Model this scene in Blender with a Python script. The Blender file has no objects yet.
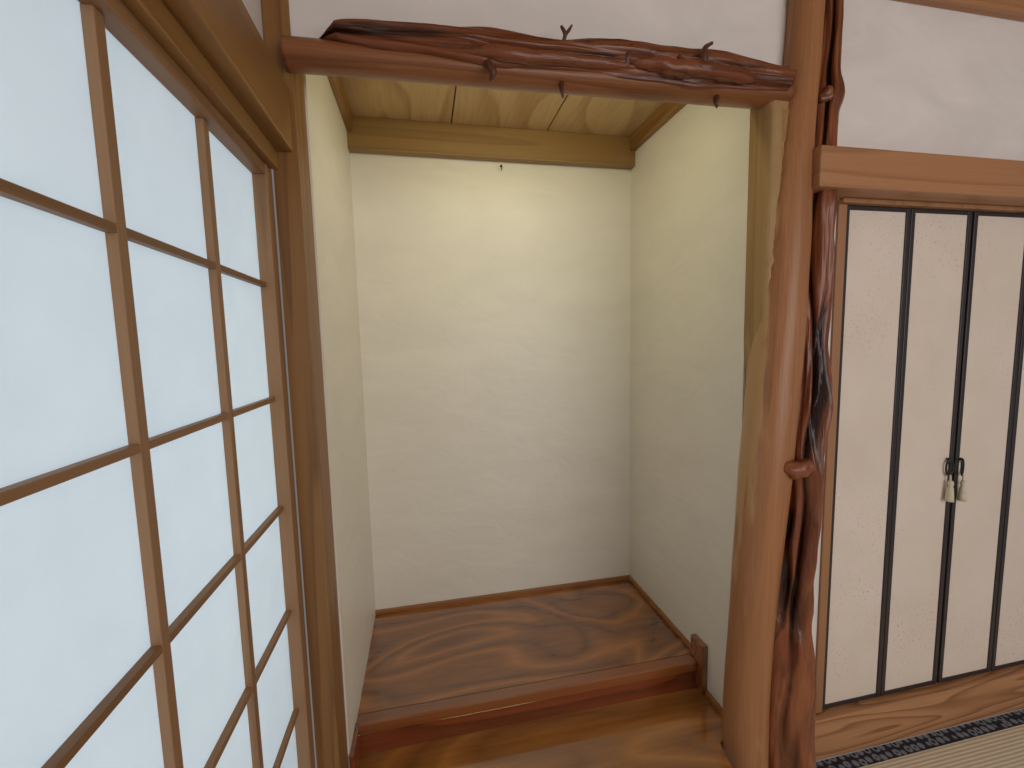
import bpy, bmesh, math, random
from mathutils import Vector, Matrix, noise
random.seed(4)
C = bpy.context.scene.collection
H = 1.40
F = 430.55; PHI = .1984; TH = .0963; RHO = -.0233
fw = Vector((math.sin(PHI)*math.cos(TH), math.cos(PHI)*math.cos(TH), -math.sin(TH)))
rt0 = Vector((math.cos(PHI), -math.sin(PHI), 0)); up0 = rt0.cross(fw)
rt = math.cos(RHO)*rt0 + math.sin(RHO)*up0
up = -math.sin(RHO)*rt0 + math.cos(RHO)*up0
cam_d = bpy.data.cameras.new('camera'); cam = bpy.data.objects.new('camera', cam_d); C.objects.link(cam)
cam_d.sensor_width = 36; cam_d.lens = 36*F/1024; cam_d.clip_start = .02
M3 = Matrix((rt, up, -fw)).transposed()
cam.matrix_world = Matrix.Translation((0, 0, H)) @ M3.to_4x4()
bpy.context.scene.camera = cam

def at(u, v, Y):
    d = fw*F + rt*(u-512) + up*(384-v)
    d = d*(Y/d.y)
    return Vector((d.x, d.y, d.z+H))

# ------------------------------------------------------------- materials
def lin(c):
    return tuple(((x/255)/12.92 if x/255 <= .04045 else ((x/255+.055)/1.055)**2.4) for x in c) + (1,)
def newmat(name):
    m = bpy.data.materials.new(name); m.use_nodes = True
    nt = m.node_tree; b = nt.nodes['Principled BSDF']
    return m, nt, b
def N(nt, t, **kw):
    n = nt.nodes.new(t)
    for k, v in kw.items(): setattr(n, k, v)
    return n
def ramp(nt, stops):
    r = N(nt, 'ShaderNodeValToRGB'); e = r.color_ramp.elements
    while len(e) < len(stops): e.new(.5)
    for i, (p, c) in enumerate(stops): e[i].position = p; e[i].color = c
    return r
def grey(x): return (x, x, x, 1)
RING = {'hard': [(0, grey(1)), (.55, grey(.75)), (.9, grey(0)), (1, grey(.9))],
        'soft': [(0, grey(.35)), (.3, grey(1)), (.6, grey(.45)), (.85, grey(0)), (1, grey(.35))],
        'gold': [(0, grey(.30)), (.25, grey(.45)), (.42, grey(1)), (.60, grey(.5)), (.85, grey(.05)), (1, grey(.30))]}
def wood(name, light, dark, axis='x', rough=.45, k=9, across=3.0, along=.35, fine=.35, seed=0, ringw=.55, spec=.4, bump=.05, coat=0, ring='hard', dist=.25, wane=None, cavity=False):
    m, nt, b = newmat(name); L = nt.links.new
    tc = N(nt, 'ShaderNodeTexCoord'); mp = N(nt, 'ShaderNodeMapping')
    s = {'x': (along, across, across), 'y': (across, along, across), 'z': (across, across, along)}[axis]
    mp.inputs['Scale'].default_value = s; mp.inputs['Location'].default_value = (seed*3.1, seed*1.7, seed*2.3)
    L(tc.outputs['Object'], mp.inputs['Vector'])
    n1 = N(nt, 'ShaderNodeTexNoise'); n1.inputs['Scale'].default_value = 1; n1.inputs['Detail'].default_value = 1.5; n1.inputs['Distortion'].default_value = dist
    L(mp.outputs[0], n1.inputs['Vector'])
    mu = N(nt, 'ShaderNodeMath', operation='MULTIPLY'); mu.inputs[1].default_value = k; L(n1.outputs['Fac'], mu.inputs[0])
    fr = N(nt, 'ShaderNodeMath', operation='FRACT'); L(mu.outputs[0], fr.inputs[0])
    r1 = ramp(nt, RING[ring]); L(fr.outputs[0], r1.inputs[0])
    mp2 = N(nt, 'ShaderNodeMapping'); mp2.inputs['Scale'].default_value = tuple(x*22 if x > along else x*6 for x in s)
    L(tc.outputs['Object'], mp2.inputs['Vector'])
    n2 = N(nt, 'ShaderNodeTexNoise'); n2.inputs['Scale'].default_value = 1.4; n2.inputs['Detail'].default_value = 3; L(mp2.outputs[0], n2.inputs['Vector'])
    a = N(nt, 'ShaderNodeMath', operation='MULTIPLY'); a.inputs[1].default_value = ringw; L(r1.outputs[0], a.inputs[0])
    c = N(nt, 'ShaderNodeMath', operation='MULTIPLY_ADD'); c.inputs[1].default_value = fine*1.6; L(n2.outputs['Fac'], c.inputs[0]); L(a.outputs[0], c.inputs[2])
    c2 = N(nt, 'ShaderNodeMath', operation='ADD'); c2.inputs[1].default_value = (1-ringw-fine)*.5 - fine*.3; L(c.outputs[0], c2.inputs[0]); c2.use_clamp = True
    mx = N(nt, 'ShaderNodeMix', data_type='RGBA'); mx.inputs[6].default_value = lin(dark); mx.inputs[7].default_value = lin(light)
    L(c2.outputs[0], mx.inputs[0]); col = mx.outputs[2]
    if wane:   # paler smooth face, given by the mesh attribute 'wane' and broken up by streaky noise
        at_ = N(nt, 'ShaderNodeAttribute'); at_.attribute_name = 'wane'
        nn = N(nt, 'ShaderNodeTexNoise'); nn.inputs['Scale'].default_value = 55; nn.inputs['Detail'].default_value = 6
        mq = N(nt, 'ShaderNodeMapping'); mq.inputs['Scale'].default_value = (1, 1, .12); L(tc.outputs['Object'], mq.inputs[0]); L(mq.outputs[0], nn.inputs['Vector'])
        ad = N(nt, 'ShaderNodeMath', operation='MULTIPLY_ADD'); ad.inputs[1].default_value = 1.2; L(nn.outputs['Fac'], ad.inputs[0]); L(at_.outputs['Fac'], ad.inputs[2])
        rr = ramp(nt, [(.80, (0, 0, 0, 1)), (1.0, (.8, .8, .8, 1))]); L(ad.outputs[0], rr.inputs[0])
        m2 = N(nt, 'ShaderNodeMix', data_type='RGBA'); L(rr.outputs[0], m2.inputs[0]); L(col, m2.inputs[6]); m2.inputs[7].default_value = lin(wane); col = m2.outputs[2]
    if cavity:   # shade painted into the carved hollows so they look deeper (mesh attribute)
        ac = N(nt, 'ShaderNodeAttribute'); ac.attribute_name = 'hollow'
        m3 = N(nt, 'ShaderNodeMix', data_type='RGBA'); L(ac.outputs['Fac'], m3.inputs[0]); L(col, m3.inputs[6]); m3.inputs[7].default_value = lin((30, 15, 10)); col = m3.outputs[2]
    L(col, b.inputs['Base Color'])
    b.inputs['Roughness'].default_value = rough; b.inputs['Specular IOR Level'].default_value = spec
    b.inputs['Coat Weight'].default_value = coat; b.inputs['Coat Roughness'].default_value = .07; b.inputs['Coat IOR'].default_value = 1.8
    bp = N(nt, 'ShaderNodeBump'); bp.inputs['Strength'].default_value = bump; bp.inputs['Distance'].default_value = .01
    L(c2.outputs[0], bp.inputs['Height']); L(bp.outputs[0], b.inputs['Normal'])
    return m
def plaster(name, col, bump=.12, var=.06):
    m, nt, b = newmat(name); L = nt.links.new
    tc = N(nt, 'ShaderNodeNewGeometry')
    n1 = N(nt, 'ShaderNodeTexNoise'); n1.inputs['Scale'].default_value = 3.2; n1.inputs['Detail'].default_value = 5; n1.inputs['Distortion'].default_value = .8
    mp = N(nt, 'ShaderNodeMapping'); mp.inputs['Scale'].default_value = (1, 1, 2.0); L(tc.outputs['Position'], mp.inputs[0]); L(mp.outputs[0], n1.inputs['Vector'])
    c = lin(col); d = tuple(x*(1-var*2) for x in c[:3])+(1,)
    r = ramp(nt, [(.3, d), (.7, c)]); L(n1.outputs['Fac'], r.inputs[0]); L(r.outputs[0], b.inputs['Base Color'])
    n2 = N(nt, 'ShaderNodeTexNoise'); n2.inputs['Scale'].default_value = 5.5; n2.inputs['Detail'].default_value = 5; n2.inputs['Distortion'].default_value = 1.4; L(mp.outputs[0], n2.inputs['Vector'])
    bp = N(nt, 'ShaderNodeBump'); bp.inputs['Strength'].default_value = bump; bp.inputs['Distance'].default_value = .02
    L(n2.outputs['Fac'], bp.inputs['Height']); L(bp.outputs[0], b.inputs['Normal'])
    b.inputs['Roughness'].default_value = .42; b.inputs['Specular IOR Level'].default_value = .4
    return m
def plain(name, col, rough=.5, metal=0):
    m, nt, b = newmat(name); L = nt.links.new
    tc = N(nt, 'ShaderNodeTexCoord'); n = N(nt, 'ShaderNodeTexNoise'); n.inputs['Scale'].default_value = 60; L(tc.outputs['Object'], n.inputs['Vector'])
    c = lin(col); r = ramp(nt, [(.3, tuple(x*.8 for x in c[:3])+(1,)), (.7, c)]); L(n.outputs['Fac'], r.inputs[0]); L(r.outputs[0], b.inputs['Base Color'])
    b.inputs['Roughness'].default_value = rough; b.inputs['Metallic'].default_value = metal
    return m

PL_ALC = plaster('alcove_plaster', (232, 227, 216), bump=.14, var=.035)
PL = plaster('white_plaster', (237, 231, 228), bump=.16)
W_LEFT = wood('lintel_wood', (158, 115, 62), (118, 82, 43), 'y', k=9, across=6, along=.3, rough=.45)
W_POST = wood('post_wood', (150, 107, 59), (108, 73, 39), 'z', k=9, across=9, along=.25, rough=.45)
W_TAN = wood('tan_post_wood', (178, 146, 98), (134, 100, 62), 'z', k=5, across=12, along=.5, rough=.55, ringw=.4, fine=.5)
W_RED = wood('cedar_lintel_wood', (182, 131, 92), (148, 101, 65), 'x', k=8, across=10, along=.25, rough=.45)
W_SILL = wood('grainy_sill_wood', (190, 140, 98), (126, 82, 50), 'x', k=20, across=5, along=.7, rough=.5, ringw=.7, fine=.25)
W_JAMB = wood('jamb_wood', (172, 126, 90), (142, 100, 66), 'z', k=5, across=8, along=.3)
W_SHOJI = wood('shoji_wood', (160, 122, 88), (126, 92, 62), 'z', k=5, across=9, along=.4, rough=.5)
W_SHOJI_H = wood('shoji_wood_across', (152, 114, 78), (118, 84, 54), 'y', k=5, across=9, along=.4, rough=.5)
W_CEIL = wood('ceiling_cedar', (208, 180, 134), (160, 122, 78), 'y', k=9, across=2.4, along=.7, rough=.6, ringw=.45, fine=.4, seed=2, bump=.01)
W_MOLD = wood('moulding_wood', (156, 123, 76), (128, 97, 58), 'x', k=7, across=9, along=.3)
W_STEP = wood('zelkova_board', (180, 114, 54), (74, 39, 17), 'x', k=9, across=1.8, along=1.0, rough=.16, ringw=.65, fine=.3, seed=5, coat=1, ring='gold', dist=1.0, bump=.008)
W_NOSE = wood('zelkova_edge', (152, 88, 45), (102, 54, 25), 'x', k=9, across=6, along=.5, rough=.16, seed=2, coat=1, bump=.01)
W_RISER = wood('zelkova_riser', (144, 67, 35), (76, 34, 17), 'x', k=8, across=5, along=.7, rough=.16, seed=3, coat=1, bump=.01)
W_BASE = wood('skirting_wood', (166, 114, 68), (130, 84, 48), 'x', k=6, across=7, along=.4, rough=.4)
W_FLOOR = wood('alcove_floor_wood', (188, 126, 62), (110, 66, 29), 'x', k=12, across=2.8, along=.8, rough=.16, seed=7, coat=1, ringw=.65, fine=.3, bump=.01, ring='gold')
W_LOG = wood('peeled_log_wood', (178, 125, 84), (132, 85, 53), 'z', k=5, across=8, along=.35, rough=.36, ringw=.38, fine=.5, seed=1, bump=.08, wane=(186, 150, 104))
W_GNARL = wood('gnarled_brown_wood', (152, 88, 57), (76, 39, 24), 'z', k=6, across=9, along=1.1, rough=.24, ringw=.5, fine=.4, seed=4, bump=.2, wane=(154, 95, 62), cavity=True)
W_BEAM = wood('polished_beam_wood', (152, 97, 60), (102, 60, 34), 'x', k=6, across=10, along=.8, rough=.34, ringw=.5, fine=.4, seed=3, bump=.12)
W_BARK = wood('dark_bark_wood', (140, 79, 50), (66, 33, 20), 'x', k=7, across=12, along=.8, rough=.22, ringw=.5, fine=.4, seed=6, bump=.2, cavity=True)
W_STUB = plain('branch_stub_wood', (92, 52, 36), .45)
LACQ = plain('dark_lacquer', (52, 46, 48), .4)
BLACK = plain('black_iron', (22, 20, 20), .5)
TASSEL = plain('cream_cord', (222, 212, 186), .9)

def paper_mat():
    m, nt, b = newmat('shoji_paper'); L = nt.links.new
    tc = N(nt, 'ShaderNodeTexCoord'); n = N(nt, 'ShaderNodeTexNoise'); n.inputs['Scale'].default_value = 14; n.inputs['Detail'].default_value = 8; L(tc.outputs['Object'], n.inputs['Vector'])
    r = ramp(nt, [(.3, (.855, .882, .897, 1)), (.7, (.88, .905, .918, 1))]); L(n.outputs['Fac'], r.inputs[0])
    tr = N(nt, 'ShaderNodeBsdfTranslucent'); df = N(nt, 'ShaderNodeBsdfDiffuse'); ms = N(nt, 'ShaderNodeMixShader'); ms.inputs[0].default_value = .6
    L(r.outputs[0], tr.inputs['Color']); L(r.outputs[0], df.inputs['Color']); L(df.outputs[0], ms.inputs[1]); L(tr.outputs[0], ms.inputs[2])
    L(ms.outputs[0], nt.nodes['Material Output'].inputs['Surface'])
    return m
PAPER = paper_mat()
def door_paper():
    m, nt, b = newmat('aged_door_paper'); L = nt.links.new
    tc = N(nt, 'ShaderNodeNewGeometry')
    n1 = N(nt, 'ShaderNodeTexNoise'); n1.inputs['Scale'].default_value = 110; n1.inputs['Detail'].default_value = 2
    n2 = N(nt, 'ShaderNodeTexNoise'); n2.inputs['Scale'].default_value = 3
    n3 = N(nt, 'ShaderNodeTexNoise'); n3.inputs['Scale'].default_value = 5; n3.inputs['Detail'].default_value = 7
    for n in (n1, n2, n3): L(tc.outputs['Position'], n.inputs['Vector'])
    r1 = ramp(nt, [(.59, (0, 0, 0, 1)), (.71, (.7, .7, .7, 1))]); L(n1.outputs['Fac'], r1.inputs[0])
    r2 = ramp(nt, [(.40, (.0, .0, .0, 1)), (.62, (1, 1, 1, 1))]); L(n2.outputs['Fac'], r2.inputs[0])
    mu = N(nt, 'ShaderNodeMath', operation='MULTIPLY'); L(r1.outputs[0], mu.inputs[0]); L(r2.outputs[0], mu.inputs[1])
    r3 = ramp(nt, [(.3, lin((221, 207, 193))), (.7, lin((229, 216, 204)))]); L(n3.outputs['Fac'], r3.inputs[0])
    mx = N(nt, 'ShaderNodeMix', data_type='RGBA'); L(mu.outputs[0], mx.inputs[0]); L(r3.outputs[0], mx.inputs[6]); mx.inputs[7].default_value = lin((186, 152, 126))
    L(mx.outputs[2], b.inputs['Base Color']); b.inputs['Roughness'].default_value = .8
    return m
DPAPER = door_paper()
def tatami_mat():
    m, nt, b = newmat('woven_rush'); L = nt.links.new
    tc = N(nt, 'ShaderNodeTexCoord'); w = N(nt, 'ShaderNodeTexWave'); w.bands_direction = 'Y'; w.inputs['Scale'].default_value = 28; w.inputs['Distortion'].default_value = .4
    w2 = N(nt, 'ShaderNodeTexWave'); w2.bands_direction = 'X'; w2.inputs['Scale'].default_value = 60
    n = N(nt, 'ShaderNodeTexNoise'); n.inputs['Scale'].default_value = 30
    for q in (w, w2, n): L(tc.outputs['Object'], q.inputs['Vector'])
    a = N(nt, 'ShaderNodeMath', operation='MULTIPLY_ADD'); a.inputs[1].default_value = .35; L(w2.outputs['Fac'], a.inputs[0]); L(w.outputs['Fac'], a.inputs[2])
    r = ramp(nt, [(.1, lin((202, 187, 162))), (1, lin((226, 213, 191)))]); L(a.outputs[0], r.inputs[0])
    L(r.outputs[0], b.inputs['Base Color']); b.inputs['Roughness'].default_value = .7
    bp = N(nt, 'ShaderNodeBump'); bp.inputs['Strength'].default_value = .3; bp.inputs['Distance'].default_value = .003; L(a.outputs[0], bp.inputs['Height']); L(bp.outputs[0], b.inputs['Normal'])
    return m
RUSH = tatami_mat()
def heri_mat():
    m, nt, b = newmat('patterned_border_cloth'); L = nt.links.new
    tc = N(nt, 'ShaderNodeTexCoord'); v = N(nt, 'ShaderNodeTexVoronoi'); v.inputs['Scale'].default_value = 36; v.inputs['Randomness'].default_value = .3; L(tc.outputs['Object'], v.inputs['Vector'])
    r = ramp(nt, [(.25, lin((30, 33, 50))), (.33, lin((134, 140, 152))), (.46, lin((118, 124, 136))), (.54, lin((28, 30, 46)))]); L(v.outputs['Distance'], r.inputs[0]); L(r.outputs[0], b.inputs['Base Color']); b.inputs['Roughness'].default_value = .8
    return m
HERI = heri_mat()

# ------------------------------------------------------------- mesh helpers
class MB:
    def __init__(s): s.bm = bmesh.new(); s.smooth = False
    def box(s, x0, x1, y0, y1, z0, z1, bev=.0):
        r = bmesh.ops.create_cube(s.bm, size=1)
        for v in r['verts']:
            v.co = Vector((x0+(v.co.x+.5)*(x1-x0), y0+(v.co.y+.5)*(y1-y0), z0+(v.co.z+.5)*(z1-z0)))
        if bev:
            es = list({e for v in r['verts'] for e in v.link_edges})
            bmesh.ops.bevel(s.bm, geom=es, offset=bev, segments=2, affect='EDGES', profile=.5)
        return s
    def prism(s, poly, z0, z1):
        lo = [s.bm.verts.new((x, y, z0)) for x, y in poly]; hi = [s.bm.verts.new((x, y, z1)) for x, y in poly]
        n = len(poly); s.bm.faces.new(lo[::-1]); s.bm.faces.new(hi)
        for i in range(n): s.bm.faces.new((lo[i], lo[(i+1) % n], hi[(i+1) % n], hi[i]))
        return s
    def rings(s, rings, cap=True):
        s.smooth = True
        prev = None; first = None
        for r in rings:
            cur = [s.bm.verts.new(p) for p in r]
            if prev:
                n = len(cur)
                for i in range(n): s.bm.faces.new((prev[i], prev[(i+1) % n], cur[(i+1) % n], cur[i]))
            else: first = cur
            prev = cur
        if cap:
            s.bm.faces.new(first[::-1]); s.bm.faces.new(prev)
        return s
    def tube(s, pts, rads, seg=10, disp=0, seed=0):
        pts = [Vector(p) for p in pts]; rs = []
        if disp:   # refine organic tubes
            rows = interp([(i, p.x, p.y, p.z, r) for i, (p, r) in enumerate(zip(pts, rads))], (len(pts)-1)*5+1)
            pts = [Vector(r[1:4]) for r in rows]; rads = [max(r[4], .0008) for r in rows]
        for i, p in enumerate(pts):
            t = (pts[min(i+1, len(pts)-1)]-pts[max(i-1, 0)]).normalized()
            a = t.orthogonal().normalized()
            ref = Vector((0, -1, 0)); 
            if abs(t.dot(ref)) < .95: a = (ref - t*ref.dot(t)).normalized()
            b = t.cross(a); ring = []
            for k in range(seg):
                an = 2*math.pi*k/seg; d = a*math.cos(an)+b*math.sin(an)
                r = rads[i]*(1+disp*noise.noise((p+d*rads[i])*40+Vector((seed, 0, 0))))
                ring.append(p+d*r)
            rs.append(ring)
        return s.rings(rs)
    def lathe(s, c, prof, seg=16):
        c = Vector(c)
        return s.rings([[c+Vector((r*math.cos(2*math.pi*k/seg), r*math.sin(2*math.pi*k/seg), z)) for k in range(seg)] for r, z in prof])
    def torus(s, c, R, r, ax, seg=20, s2=8, sz=1.0):
        c = Vector(c); ax = Vector(ax).normalized(); a = ax.cross(Vector((0, 0, 1))).normalized(); b = Vector((0, 0, 1)); rs = []
        for i in range(seg+1):
            t = 2*math.pi*i/seg; d = a*math.cos(t)+b*math.sin(t)*sz
            rs.append([c+d*(R+r*math.cos(2*math.pi*k/s2))+ax*r*math.sin(2*math.pi*k/s2) for k in range(s2)])
        return s.rings(rs, cap=False)
    def build(s, name, mat, parent=None):
        bmesh.ops.remove_doubles(s.bm, verts=s.bm.verts, dist=1e-6)
        bmesh.ops.recalc_face_normals(s.bm, faces=s.bm.faces)
        if parent is not None:
            o = Vector((0, 0, 0)); q = parent
            while q is not None: o += q.location; q = q.parent
        else:
            xs = [v.co for v in s.bm.verts]
            o = Vector(((min(p.x for p in xs)+max(p.x for p in xs))/2, (min(p.y for p in xs)+max(p.y for p in xs))/2, min(p.z for p in xs)))
        for v in s.bm.verts: v.co -= o
        me = bpy.data.meshes.new(name); s.bm.to_mesh(me); s.bm.free()
        if s.smooth:
            for p in me.polygons: p.use_smooth = True
        me.materials.append(mat)
        ob = bpy.data.objects.new(name, me); C.objects.link(ob)
        if parent is not None: ob.parent = parent
        else: ob.location = o
        return ob
def tag(o, label, cat, group=None):
    o['label'] = label; o['category'] = cat
    if group: o['group'] = group
    return o
def thing(name, loc, label, cat, group=None):
    o = bpy.data.objects.new(name, None); o.empty_display_size = .05; C.objects.link(o); o.location = loc
    return tag(o, label, cat, group)
def struct(name, mb, mat):
    o = mb.build(name, mat); o['kind'] = 'structure'; return o
def B(*a, bev=0): return MB().box(*a, bev=bev)
def interp(rows, n):
    # smooth (Catmull-Rom) resampling of key rows along their first value
    out = []; ks = [r[0] for r in rows]
    for i in range(n):
        t = ks[0]+(ks[-1]-ks[0])*i/(n-1)
        j = max(0, min(len(ks)-2, next((q for q in range(len(ks)-1) if ks[q+1] >= t), len(ks)-2)))
        f = (t-ks[j])/(ks[j+1]-ks[j]); row = [t]
        for c in range(1, len(rows[0])):
            p0 = rows[max(j-1, 0)][c]; p1 = rows[j][c]; p2 = rows[j+1][c]; p3 = rows[min(j+2, len(rows)-1)][c]
            row.append(.5*(2*p1+(p2-p0)*f+(2*p0-5*p1+4*p2-p3)*f*f+(3*p1-p0-3*p2+p3)*f**3))
        out.append(row)
    return out
def sst(a, b, x):
    x = max(0, min(1, (x-a)/(b-a))); return x*x*(3-2*x)

# ------------------------------------------------------------- setting
XL, XR, YB = -.2575, .948, 1.876
ZF, ZS, YF = .12, .227, 1.303
YW = 1.105
CEIL = 2.62
struct('floor', B(-.6, 3.6, -2.0, 1.06, -.10, -.05), RUSH)
struct('wall_back', B(XL-.06, XR+.06, YB, YB+.05, 0, 2.40), PL_ALC)
struct('wall_alcove_left', B(XL-.06, XL, 1.20, YB, 0, 2.40), PL_ALC)
struct('wall_alcove_right', B(XR, XR+.05, YW+.036, YB, 0, 2.40), PL_ALC)
struct('wall_front', B(XL-.02, 1.08, YW, YW+.035, 2.05, CEIL), PL)
wr = MB(); wr.box(1.06, 1.221, YW, YW+.035, 0, 2.0499); wr.box(1.0801, 1.221, YW, YW+.035, 2.05, CEIL); wr.box(1.2211, 2.2849, YW, YW+.035, 1.83, CEIL); wr.box(2.285, 3.6, YW, YW+.035, 0, CEIL)
struct('wall_right', wr, PL)
struct('wall_left', B(-.42, -.3185, -2.0, 1.25, 1.979, CEIL), PL)
struct('wall_closet_back', B(1.10, 2.40, 1.75, 1.80, 0, 2.0), PL)
struct('ceiling', B(-.6, 3.6, -2.0, 1.9, CEIL, CEIL+.03), W_CEIL)
cp = MB(); 
for a, b in ((XL, .142), (.148, .543), (.549, XR)): cp.box(a, b, YW+.036, YB, 2.285, 2.30)
cp.box(XL, XR, YW+.036, YB, 2.304, 2.32)
struct('ceiling_alcove', cp, W_CEIL)
p1 = at(1024, 27, YW-.02)
struct('trim_1', B(1.0, 3.6, 1.075, YW, p1.z+.03, p1.z+.09, bev=.003), W_RED)
struct('trim_2', B(XL, XR, 1.835, YB, 2.162, 2.285, bev=.003), W_MOLD)
tm = MB(); tm.box(XR-.028, XR, YW+.036, 1.835, 2.225, 2.285, bev=.003); struct('trim_3', tm, W_LEFT)
tm = MB(); tm.box(XL, XL+.022, YW+.036, 1.835, 2.225, 2.285, bev=.003); struct('trim_4', tm, W_LEFT)
struct('baseboard_back', B(XL, XR, YB-.012, YB, ZS, ZS+.018, bev=.002), W_BASE)
struct('baseboard_right', B(XR-.012, XR, 1.35, YB-.012, ZS, ZS+.018, bev=.002), W_BASE)
struct('baseboard_alcove_left', B(XL, XL+.012, 1.19, YF, ZF, ZF+.12, bev=.002), W_RISER)
struct('baseboard_alcove_right', B(XR-.012, XR, 1.14, YF-.03, ZF, ZF+.02, bev=.002), W_BASE)

# ------------------------------------------------------------- alcove boards
t = thing('alcove_board', (.35, 1.2, 0), 'glossy honey-brown wooden board of the lower alcove floor, in front of the step', 'board')
MB().prism([(XL, 1.0), (.845, 1.0), (.865, 1.10), (XR, 1.135), (XR, YF+.02), (XL, YF+.02)], ZF-.03, ZF).build('board', W_FLOOR, t)
B(XL, .84, 1.001, 1.05, -.05, ZF-.031, bev=.004).build('front_sill', W_FLOOR, t)
t = thing('alcove_step', (.35, 1.6, ZF), 'dark raised wooden step with swirling grain at the back of the alcove', 'step')
B(XL, XR, YF+.045, YB, ZS-.03, ZS).build('top_board', W_STEP, t)
B(XL, XR-.0225, YF, YF+.044, ZS-.035, ZS+.001, bev=.004).build('nosing', W_NOSE, t)
B(XL, XR-.0225, YF+.008, YF+.03, ZF, ZS-.036).build('riser', W_RISER, t)
tag(B(XR-.022, XR, 1.275, 1.347, ZF, .305, bev=.002).build('end_block', W_NOSE), 'small upright wooden block at the right end of the alcove step', 'wood block')

# hook
p = at(501, 166, YB-.005)
t = thing('metal_hook', (p.x, YB, p.z), 'small dark metal hook on the back alcove wall just under the wooden moulding', 'hook')
MB().lathe((p.x, YB-.005, p.z), [(.0, -.004), (.004, -.003), (.005, 0), (.004, .003), (.0, .004)]).build('base', BLACK, t)
MB().tube([(p.x, YB-.004, p.z), (p.x, YB-.022, p.z-.002), (p.x, YB-.028, p.z-.012), (p.x, YB-.024, p.z-.02), (p.x, YB-.016, p.z-.02)], [.002]*5, 8).build('hook_arm', BLACK, t)

# ------------------------------------------------------------- left side
tag(B(-.318, -.2620, 1.10, 1.20, 0, CEIL, bev=.002).build('corner_post', W_POST), 'square brown corner post between the shoji screen and the alcove', 'post')
t = thing('lintel', (-.30, .3, 1.81), 'long brown timber lintel above the shoji screen, running toward the alcove corner', 'lintel')
B(-.325, -.272, -2.0, 1.098, 1.84, 1.978, bev=.004).build('face_board', W_LEFT, t)
kb = MB(); kb.box(-.375, -.305, -2.0, 1.098, 1.80, 1.839, bev=.002); kb.build('grooved_track', W_LEFT, t)
struct('trim_5', B(-.40, -.30, -2.0, .998, 0, .04), W_LEFT)
# shoji
YA, DY, ZR, DZ = .5926, .2392, 1.54, .256
t = thing('shoji_screen', (-.345, .6, .04), 'tall sliding shoji screen of glowing white paper in a brown wooden grid', 'shoji screen')
y0 = YA-2*DY; y1 = YA+2*DY
B(-.3525, -.350, y0, y1, .06, 1.79).build('paper', PAPER, t)
for yy in (y0, y1):
    B(-.350, -.320, yy-.011, yy+.027 if yy == y1 else yy+.011, .04, 1.799, bev=.002).build('stile', W_SHOJI, t)
B(-.350, -.322, y0+.011, y1-.011, 1.776, 1.799, bev=.002).build('top_rail', W_SHOJI_H, t)
B(-.350, -.322, y0+.011, y1-.011, .04, .10, bev=.002).build('bottom_rail', W_SHOJI_H, t)
for i in (-1, 0, 1):
    B(-.350, -.337, YA+i*DY-.0085, YA+i*DY+.0085, .10, 1.776, bev=.001).build('vertical_bar', W_SHOJI, t)
for j in range(6):
    z = ZR-j*DZ
    B(-.350, -.3375, y0+.011, y1-.011, z-.0055, z+.0055, bev=.001).build('horizontal_bar', W_SHOJI_H, t)

# ------------------------------------------------------------- right side: closet
t = thing('lintel', (2.0, 1.08, 1.80), 'reddish cedar lintel above the closet doors on the right', 'lintel')
B(1.06, 3.6, 1.012, YW, 1.800, 1.907, bev=.005).build('face_board', W_RED, t)
B(1.221, 2.285, 1.085, YW+.03, 1.787, 1.7995, bev=.002).build('closet_track', W_JAMB, t)
tag(B(1.221, 1.2515, 1.098, YW+.03, .146, 1.786, bev=.002).build('wooden_jamb', W_JAMB), 'narrow light wooden jamb left of the closet doors', 'jamb')
tag(B(1.14, 3.6, 1.075, YW+.03, 0, .145, bev=.003).build('wooden_sill', W_SILL), 'wooden sill with bold wavy grain under the closet doors', 'sill')
leaf_labels = ['leftmost cream paper folding closet door leaf, beside the wooden jamb',
               'second cream paper closet door leaf from the left, with a tassel on its right edge',
               'third cream paper closet door leaf from the left, with a tassel on its left edge',
               'rightmost cream paper closet door leaf, cut off by the edge of the photo']
xs = [1.253, 1.501, 1.756, 2.006]; wd = .246
for i, x in enumerate(xs):
    x1 = x+wd; sw = .0165
    t = thing('folding_closet_leaf', (x+wd/2, YW, .147), leaf_labels[i], 'closet door', 'folding closet door leaves')
    z0, z1 = .148, 1.785
    B(x+sw, x1-sw, YW+.004, YW+.018, z0+.014, z1-.012).build('paper_panel', DPAPER, t)
    for a in (x, x1-sw): B(a, a+sw, YW, YW+.022, z0, z1, bev=.002).build('stile', LACQ, t)
    B(x+sw, x1-sw, YW+.001, YW+.022, z0, z0+.014, bev=.0015).build('bottom_rail', LACQ, t)
    B(x+sw, x1-sw, YW+.001, YW+.022, z1-.012, z1, bev=.0015).build('top_rail', LACQ, t)
    if i in (1, 2):
        hx = (x1-.027) if i == 1 else (x+.020)
        hz = at(950, 460, YW).z - (.0 if i == 1 else .004)
        pl = MB().lathe((hx, YW-.002, hz+.004), [(0, -.005), (.004, -.004), (.005, 0), (.004, .004), (0, .005)]).build('pull', BLACK, t)
        MB().torus((hx, YW-.007, hz-.024), .012, .0027, (.25 if i == 1 else -.4, 1, 0), sz=2.1).build('cord_loop', BLACK, pl)
        tb = MB()
        tb.tube([(hx, YW-.010, hz-.048), (hx+.001, YW-.011, hz-.06), (hx, YW-.011, hz-.072)], [.003, .0028, .003], 8)
        tb.lathe((hx, YW-.013, hz-.070), [(0.001, .004), (.006, .002), (.0085, -.006), (.007, -.015), (.0065, -.018), (.0085, -.022), (.0105, -.045), (.012, -.068), (.002, -.069)])
        tb.build('tassel', TASSEL, pl)

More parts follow.
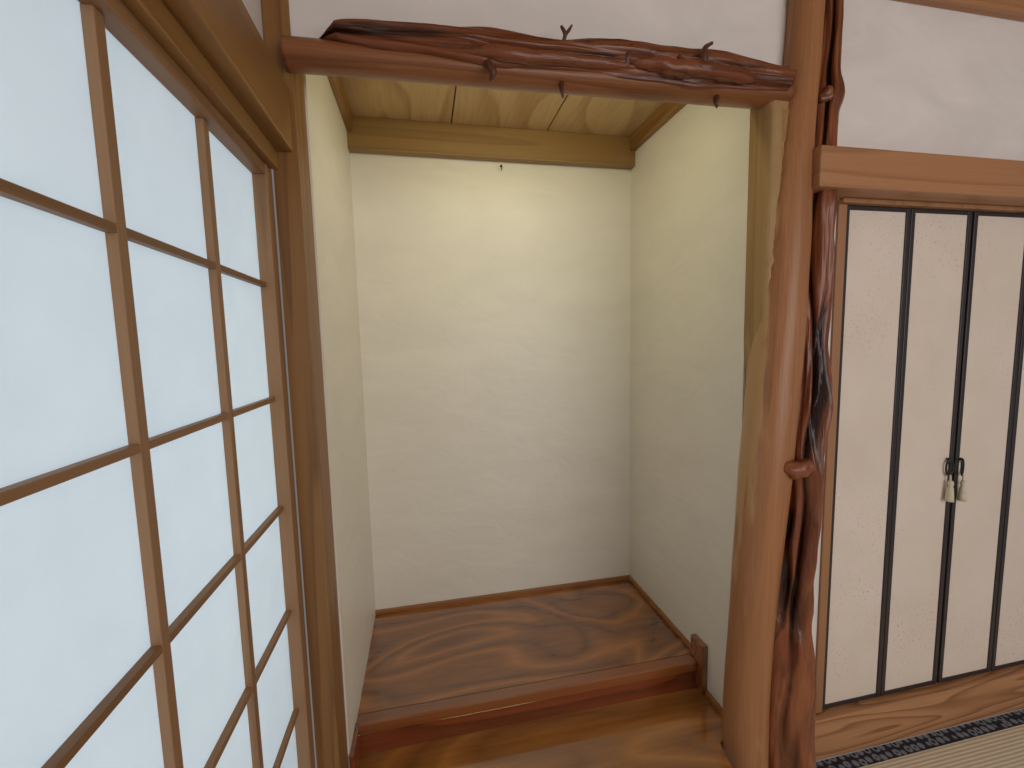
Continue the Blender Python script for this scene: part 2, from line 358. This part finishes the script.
# tatami
t = thing('tatami_mat', (1.85, .62, -.05), 'straw-coloured tatami mat with a dark patterned cloth border beside the closet sill', 'tatami mat')
B(1.175, 2.9, .19, 1.028, -.05, 0).build('rush_surface', RUSH, t)
B(1.175, 2.9, 1.028, 1.073, -.05, .0015).build('cloth_border', HERI, t)
B(1.175, 2.9, .145, .19, -.05, .0015).build('cloth_border', HERI, t)

# ------------------------------------------------------------- log pillar and gnarled trunk
def trunk_rings(rows, Yc, n, seg, seed, ridge, rough, groove=0, gk=5, sc=1.0, calm=None, cav=None):
    rs = []
    for v, l, r in interp(rows, n):
        a = at(l, v, 1); b = at(r, v, 1); m = at((l+r)/2, v, 1)
        da = Vector((a.x, a.y)).normalized(); db = Vector((b.x, b.y)).normalized(); bis = (da+db).normalized()
        half = math.acos(max(-1, min(1, da.dot(db))))/2
        c2 = bis*(Yc/bis.y); rad = c2.length*math.sin(half)*sc
        dz = (m.z-H)*c2.length/Vector((m.x, m.y)).length
        c = Vector((c2.x, c2.y, H+dz)); ring = []
        w = 1 if calm is None else calm(v)
        for k in range(seg):
            an = 2*math.pi*k/seg; d = Vector((math.cos(an), math.sin(an), 0))
            q = Vector((d.x*1.2, d.y*1.2, c.z*1.1+seed))
            q2 = Vector((d.x*2.0, d.y*2.0, c.z*4.2+seed*2)); q3 = Vector((d.x*5, d.y*5, c.z*9+seed))
            f = 1+ridge*noise.noise(q)+w*(rough*noise.noise(q2)+rough*.4*noise.noise(q3))
            if groove:
                tw = an*gk + 4.5*noise.noise(Vector((seed, 0, c.z*2.0)))+2.8*noise.noise(Vector((d.x, d.y, c.z*3.0+seed)))
                g = abs(math.sin(tw/2)); h = max(0, 1-g)**2
                h *= .35+1.1*max(0, .5+noise.noise(Vector((d.x*1.5+5, d.y*1.5, c.z*2.6+seed))))
                h2 = max(0, noise.noise(Vector((d.x*1.3, d.y*1.3+9, c.z*4+seed)))-.20)*2.2
                f *= 1+w*(groove*.28-groove*1.25*h-groove*.8*h2)
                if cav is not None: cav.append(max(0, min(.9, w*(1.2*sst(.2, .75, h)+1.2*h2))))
            ring.append(c+d*rad*f)
        rs.append(ring)
    return rs
def set_attr(o, nm, vals):
    a = o.data.attributes.new(nm, 'FLOAT', 'POINT')
    if len(o.data.vertices) == len(vals): a.data.foreach_set('value', vals)
    else: print('attr size mismatch', o.name, len(o.data.vertices), len(vals))
log_rows = [(-140, 792, 836), (-40, 788, 828), (0, 786, 826), (60, 782, 822), (110, 776, 817), (160, 769, 814), (200, 764, 812), (240, 760, 811), (275, 756, 809), (310, 753, 807), (350, 749, 804), (384, 746, 801),
            (430, 742, 797), (470, 738, 793), (520, 735, 787), (580, 731, 780), (640, 727, 774), (700, 723, 770), (768, 721, 769), (810, 719, 769)]
t = thing('log_pillar', (1.0, 1.08, -.05), 'thick peeled orange-brown log pillar at the right edge of the alcove', 'log pillar')
NR, NS = 200, 64
lr = trunk_rings(log_rows, 1.085, NR, NS, 3, .03, .028)
vals = []
for i, ring in enumerate(lr):
    v = -140+950*i/(NR-1)
    hgt = max(0, min(1, (v-150)/200))*max(0, min(1, (640-v)/260))
    for k in range(NS):
        an = 2*math.pi*k/NS; d = math.cos(an)*-.87+math.sin(an)*.49
        vals.append(hgt*.8*max(0, min(1, (d-.25)/.6)))
set_attr(MB().rings(lr).build('trunk', W_LOG, t), 'wane', vals)
# split-off flank of the log on the alcove side: ragged strip that dives into the trunk lower down
fr_ = []
for i in range(140):
    z = ZF+.001+(2.05-ZF)*i/139
    sx = .060*(1-sst(.80, 1.42, z)); jag = .005*noise.noise(Vector((0, 3, z*14)))+.004*noise.noise(Vector((0, 3, z*45)))
    x0 = .945+sx; x1_ = 1.03; ya = 1.060+jag; yb = 1.14
    pts = []
    for (px, py) in ((x0, yb), (x0, (ya*.35+yb*.65)), (x0+.001*noise.noise(Vector((1, 0, z*22))), (ya*.7+yb*.3)), (x0+.003, ya+.005), (x0+.014, ya), (x1_, ya+.004), (x1_, yb)):
        pts.append(Vector((px, py, z)))
    fr_.append(pts)
MB().rings(fr_).build('split_flank', W_TAN, t)
gn_rows = [(-140, 832, 852), (-40, 825, 844), (0, 823, 842), (40, 822, 840), (75, 818, 838), (95, 815, 841), (115, 816, 836), (150, 812, 834), (200, 801, 834), (230, 800, 831), (270, 799, 830), (300, 797, 829), (340, 798, 824), (370, 795, 826), (400, 790, 827),
           (440, 786, 821), (470, 784, 820), (500, 784, 820), (550, 773, 817), (590, 766, 812), (615, 763, 808), (640, 760, 811), (665, 758, 814), (700, 757, 813), (740, 756, 811), (768, 756, 812), (800, 755, 814)]
t = thing('gnarled_trunk', (1.10, 1.08, -.05), 'thin dark red gnarled tree trunk standing against the right side of the log pillar', 'tree trunk')
cf = lambda v: 1-.6*max(0, min(1, (v-625)/40))
NR, NS = 400, 100
cav = []
vals = [(1-cf(-140+940*i/(NR-1)))/.6*.35 for i in range(NR) for k in range(NS)]
go = MB().rings(trunk_rings(gn_rows, 1.082, NR, NS, 23, .12, .24, groove=.42, gk=3, sc=1.11, calm=cf, cav=cav)).build('trunk', W_GNARL, t)
set_attr(go, 'wane', vals); set_attr(go, 'hollow', cav)
kp = at(800, 469, 1.015)
kn = MB(); kn.tube([kp+Vector((-.055, .02, .004)), kp+Vector((-.03, 0, .008)), kp, kp+Vector((.025, .005, .004)), kp+Vector((.045, .02, -.004))], [.012, .02, .026, .02, .008], 22, disp=.55, seed=3)
kn.build('knot', W_GNARL, t)
kp = at(828, 93, 1.065)
MB().tube([kp+Vector((-.02, .01, -.015)), kp+Vector((0, 0, -.004)), kp+Vector((.014, 0, .004)), kp+Vector((.022, .0, .006))], [.012, .017, .013, .005], 18, disp=.6, seed=8).build('knot', W_GNARL, t)

# ------------------------------------------------------------- gnarled beam
def beam_rings(rows, Yc, ry, n, seg, seed, ridge, rough, groove=0, gk=5, cav=None, fib=0):
    rs = []
    for u, tp, bt in interp(rows, n):
        a = at(u, tp, Yc); b = at(u, bt, Yc); c = (a+b)/2; rz = (a.z-b.z)/2; ring = []
        for k in range(seg):
            an = 2*math.pi*k/seg; cy, cz = math.cos(an), math.sin(an)
            f = 1+ridge*noise.noise(Vector((c.x*1.6+seed, cy*1.3, cz*1.3)))+rough*noise.noise(Vector((c.x*5+seed, cy*1.6, cz*1.6)))+rough*.35*noise.noise(Vector((c.x*11+seed, cy*4, cz*4)))
            if fib: f += fib*noise.noise(Vector((c.x*2.5+seed, cy*5+c.x*1.5, cz*5)))+fib*.6*noise.noise(Vector((c.x*5, cy*11+c.x*3, cz*11)))
            if groove:
                tw = an*gk+2.6*noise.noise(Vector((c.x*1.5, seed, 0)))+1.8*noise.noise(Vector((c.x*2.6+seed, cy, cz)))
                h = max(0, 1-abs(math.sin(tw/2)))**2
                h *= .3+1.2*max(0, .45+noise.noise(Vector((c.x*4+seed, cy*1.5, cz*1.5+5))))
                f *= 1+groove*.2-groove*1.2*h
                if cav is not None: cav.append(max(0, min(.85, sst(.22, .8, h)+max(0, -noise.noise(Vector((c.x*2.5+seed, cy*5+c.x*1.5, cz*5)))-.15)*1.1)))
            ring.append(c+Vector((0, cy*ry*f*min(1, rz/.012), cz*rz*f)))
        rs.append(ring)
    return rs
t = thing('gnarled_beam', (.35, 1.07, 2.0), 'gnarled dark brown branch beam spanning the top of the alcove opening', 'wooden beam')
rows = [(286, 40, 70), (330, 44, 73), (400, 51, 78), (490, 62, 86), (600, 72, 94), (690, 80, 101), (720, 82, 104), (784, 88, 107)]
MB().rings(beam_rings(rows, 1.085, .040, 140, 28, 2, .05, .04)).build('lower_log', W_BEAM, t)
rows = [(318, 40, 41), (330, 36, 43), (346, 32, 48), (380, 30, 55), (420, 31, 60), (470, 33, 68), (500, 37, 73), (540, 42, 76), (580, 45, 80), (620, 48, 84), (650, 51, 87), (680, 54, 90), (710, 57, 93), (750, 64, 97), (780, 70, 99)]
cav = []
bo = MB().rings(beam_rings(rows, 1.07, .044, 300, 90, 31, .12, .24, groove=.32, gk=4, cav=cav, fib=.14)).build('bark_ridge', W_BARK, t)
set_attr(bo, 'hollow', cav)
def limb(name, pts, rads, mat, disp=.35):
    MB().tube([at(u, v, y) for u, v, y in pts], rads, 20, disp=disp, seed=pts[0][0]).build(name, mat, t)
limb('side_branch', [(440, 46, 1.045), (480, 50, 1.03), (510, 55, 1.025), (550, 58, 1.025), (590, 62, 1.03), (640, 68, 1.04)], [.006, .013, .016, .013, .012, .006], W_BARK)
limb('side_branch', [(600, 56, 1.05), (640, 61, 1.03), (670, 67, 1.02), (700, 69, 1.02), (740, 76, 1.03), (774, 83, 1.06)], [.006, .014, .019, .021, .016, .012], W_BARK)
def stub(pts, rads):
    MB().tube([at(u, v, y) for u, v, y in pts], rads, 10, disp=.45, seed=pts[0][0]).build('branch_stub', W_STUB, t)
stub([(564, 54, 1.05), (563, 44, 1.045), (565, 34, 1.04), (561, 26, 1.04)], [.009, .0055, .0045, .003])
stub([(565, 36, 1.04), (569, 30, 1.04), (572, 25, 1.04)], [.004, .0035, .002])
stub([(625, 66, 1.04), (628, 56, 1.03), (632, 45, 1.03)], [.013, .008, .003])
stub([(688, 68, 1.02), (684, 61, 1.01), (678, 55, 1.01)], [.012, .007, .003])
stub([(698, 72, 1.02), (703, 59, 1.01), (705, 48, 1.01), (712, 43, 1.01)], [.015, .010, .007, .005])
stub([(488, 62, 1.03), (493, 72, 1.02), (490, 81, 1.03)], [.009, .009, .003])
stub([(561, 84, 1.05), (562, 91, 1.04), (563, 98, 1.045)], [.008, .005, .002])
stub([(716, 98, 1.05), (716, 103, 1.04), (717, 108, 1.045)], [.009, .006, .002])

# ------------------------------------------------------------- light
def area(name, loc, target, sx, sy, power, col):
    d = bpy.data.lights.new(name, 'AREA'); d.shape = 'RECTANGLE'; d.size = sx; d.size_y = sy; d.energy = power; d.color = col
    o = bpy.data.objects.new(name, d); C.objects.link(o); o.location = loc
    o.rotation_euler = (Vector(target)-Vector(loc)).to_track_quat('-Z', 'Y').to_euler(); return o
area('daylight', (-1.4, .70, 1.2), (0, .65, 1.15), 2.4, 1.9, 36, (.74, .89, 1.0))
area('room_fill', (1.5, -1.9, 1.5), (.75, 1.1, 1.1), 2.4, 1.6, 37, (1.0, .965, .95))  # unseen soft fill added behind the camera to brighten the room
area('alcove_lamp', (.35, 1.22, 2.22), (.35, 1.72, 1.42), .65, .08, 2.2, (1.0, .95, .55))
w = bpy.data.worlds.new('world'); bpy.context.scene.world = w; w.use_nodes = True
w.node_tree.nodes['Background'].inputs[0].default_value = (.98, .96, .97, 1); w.node_tree.nodes['Background'].inputs[1].default_value = .17
bpy.context.scene.view_settings.view_transform = 'Standard'
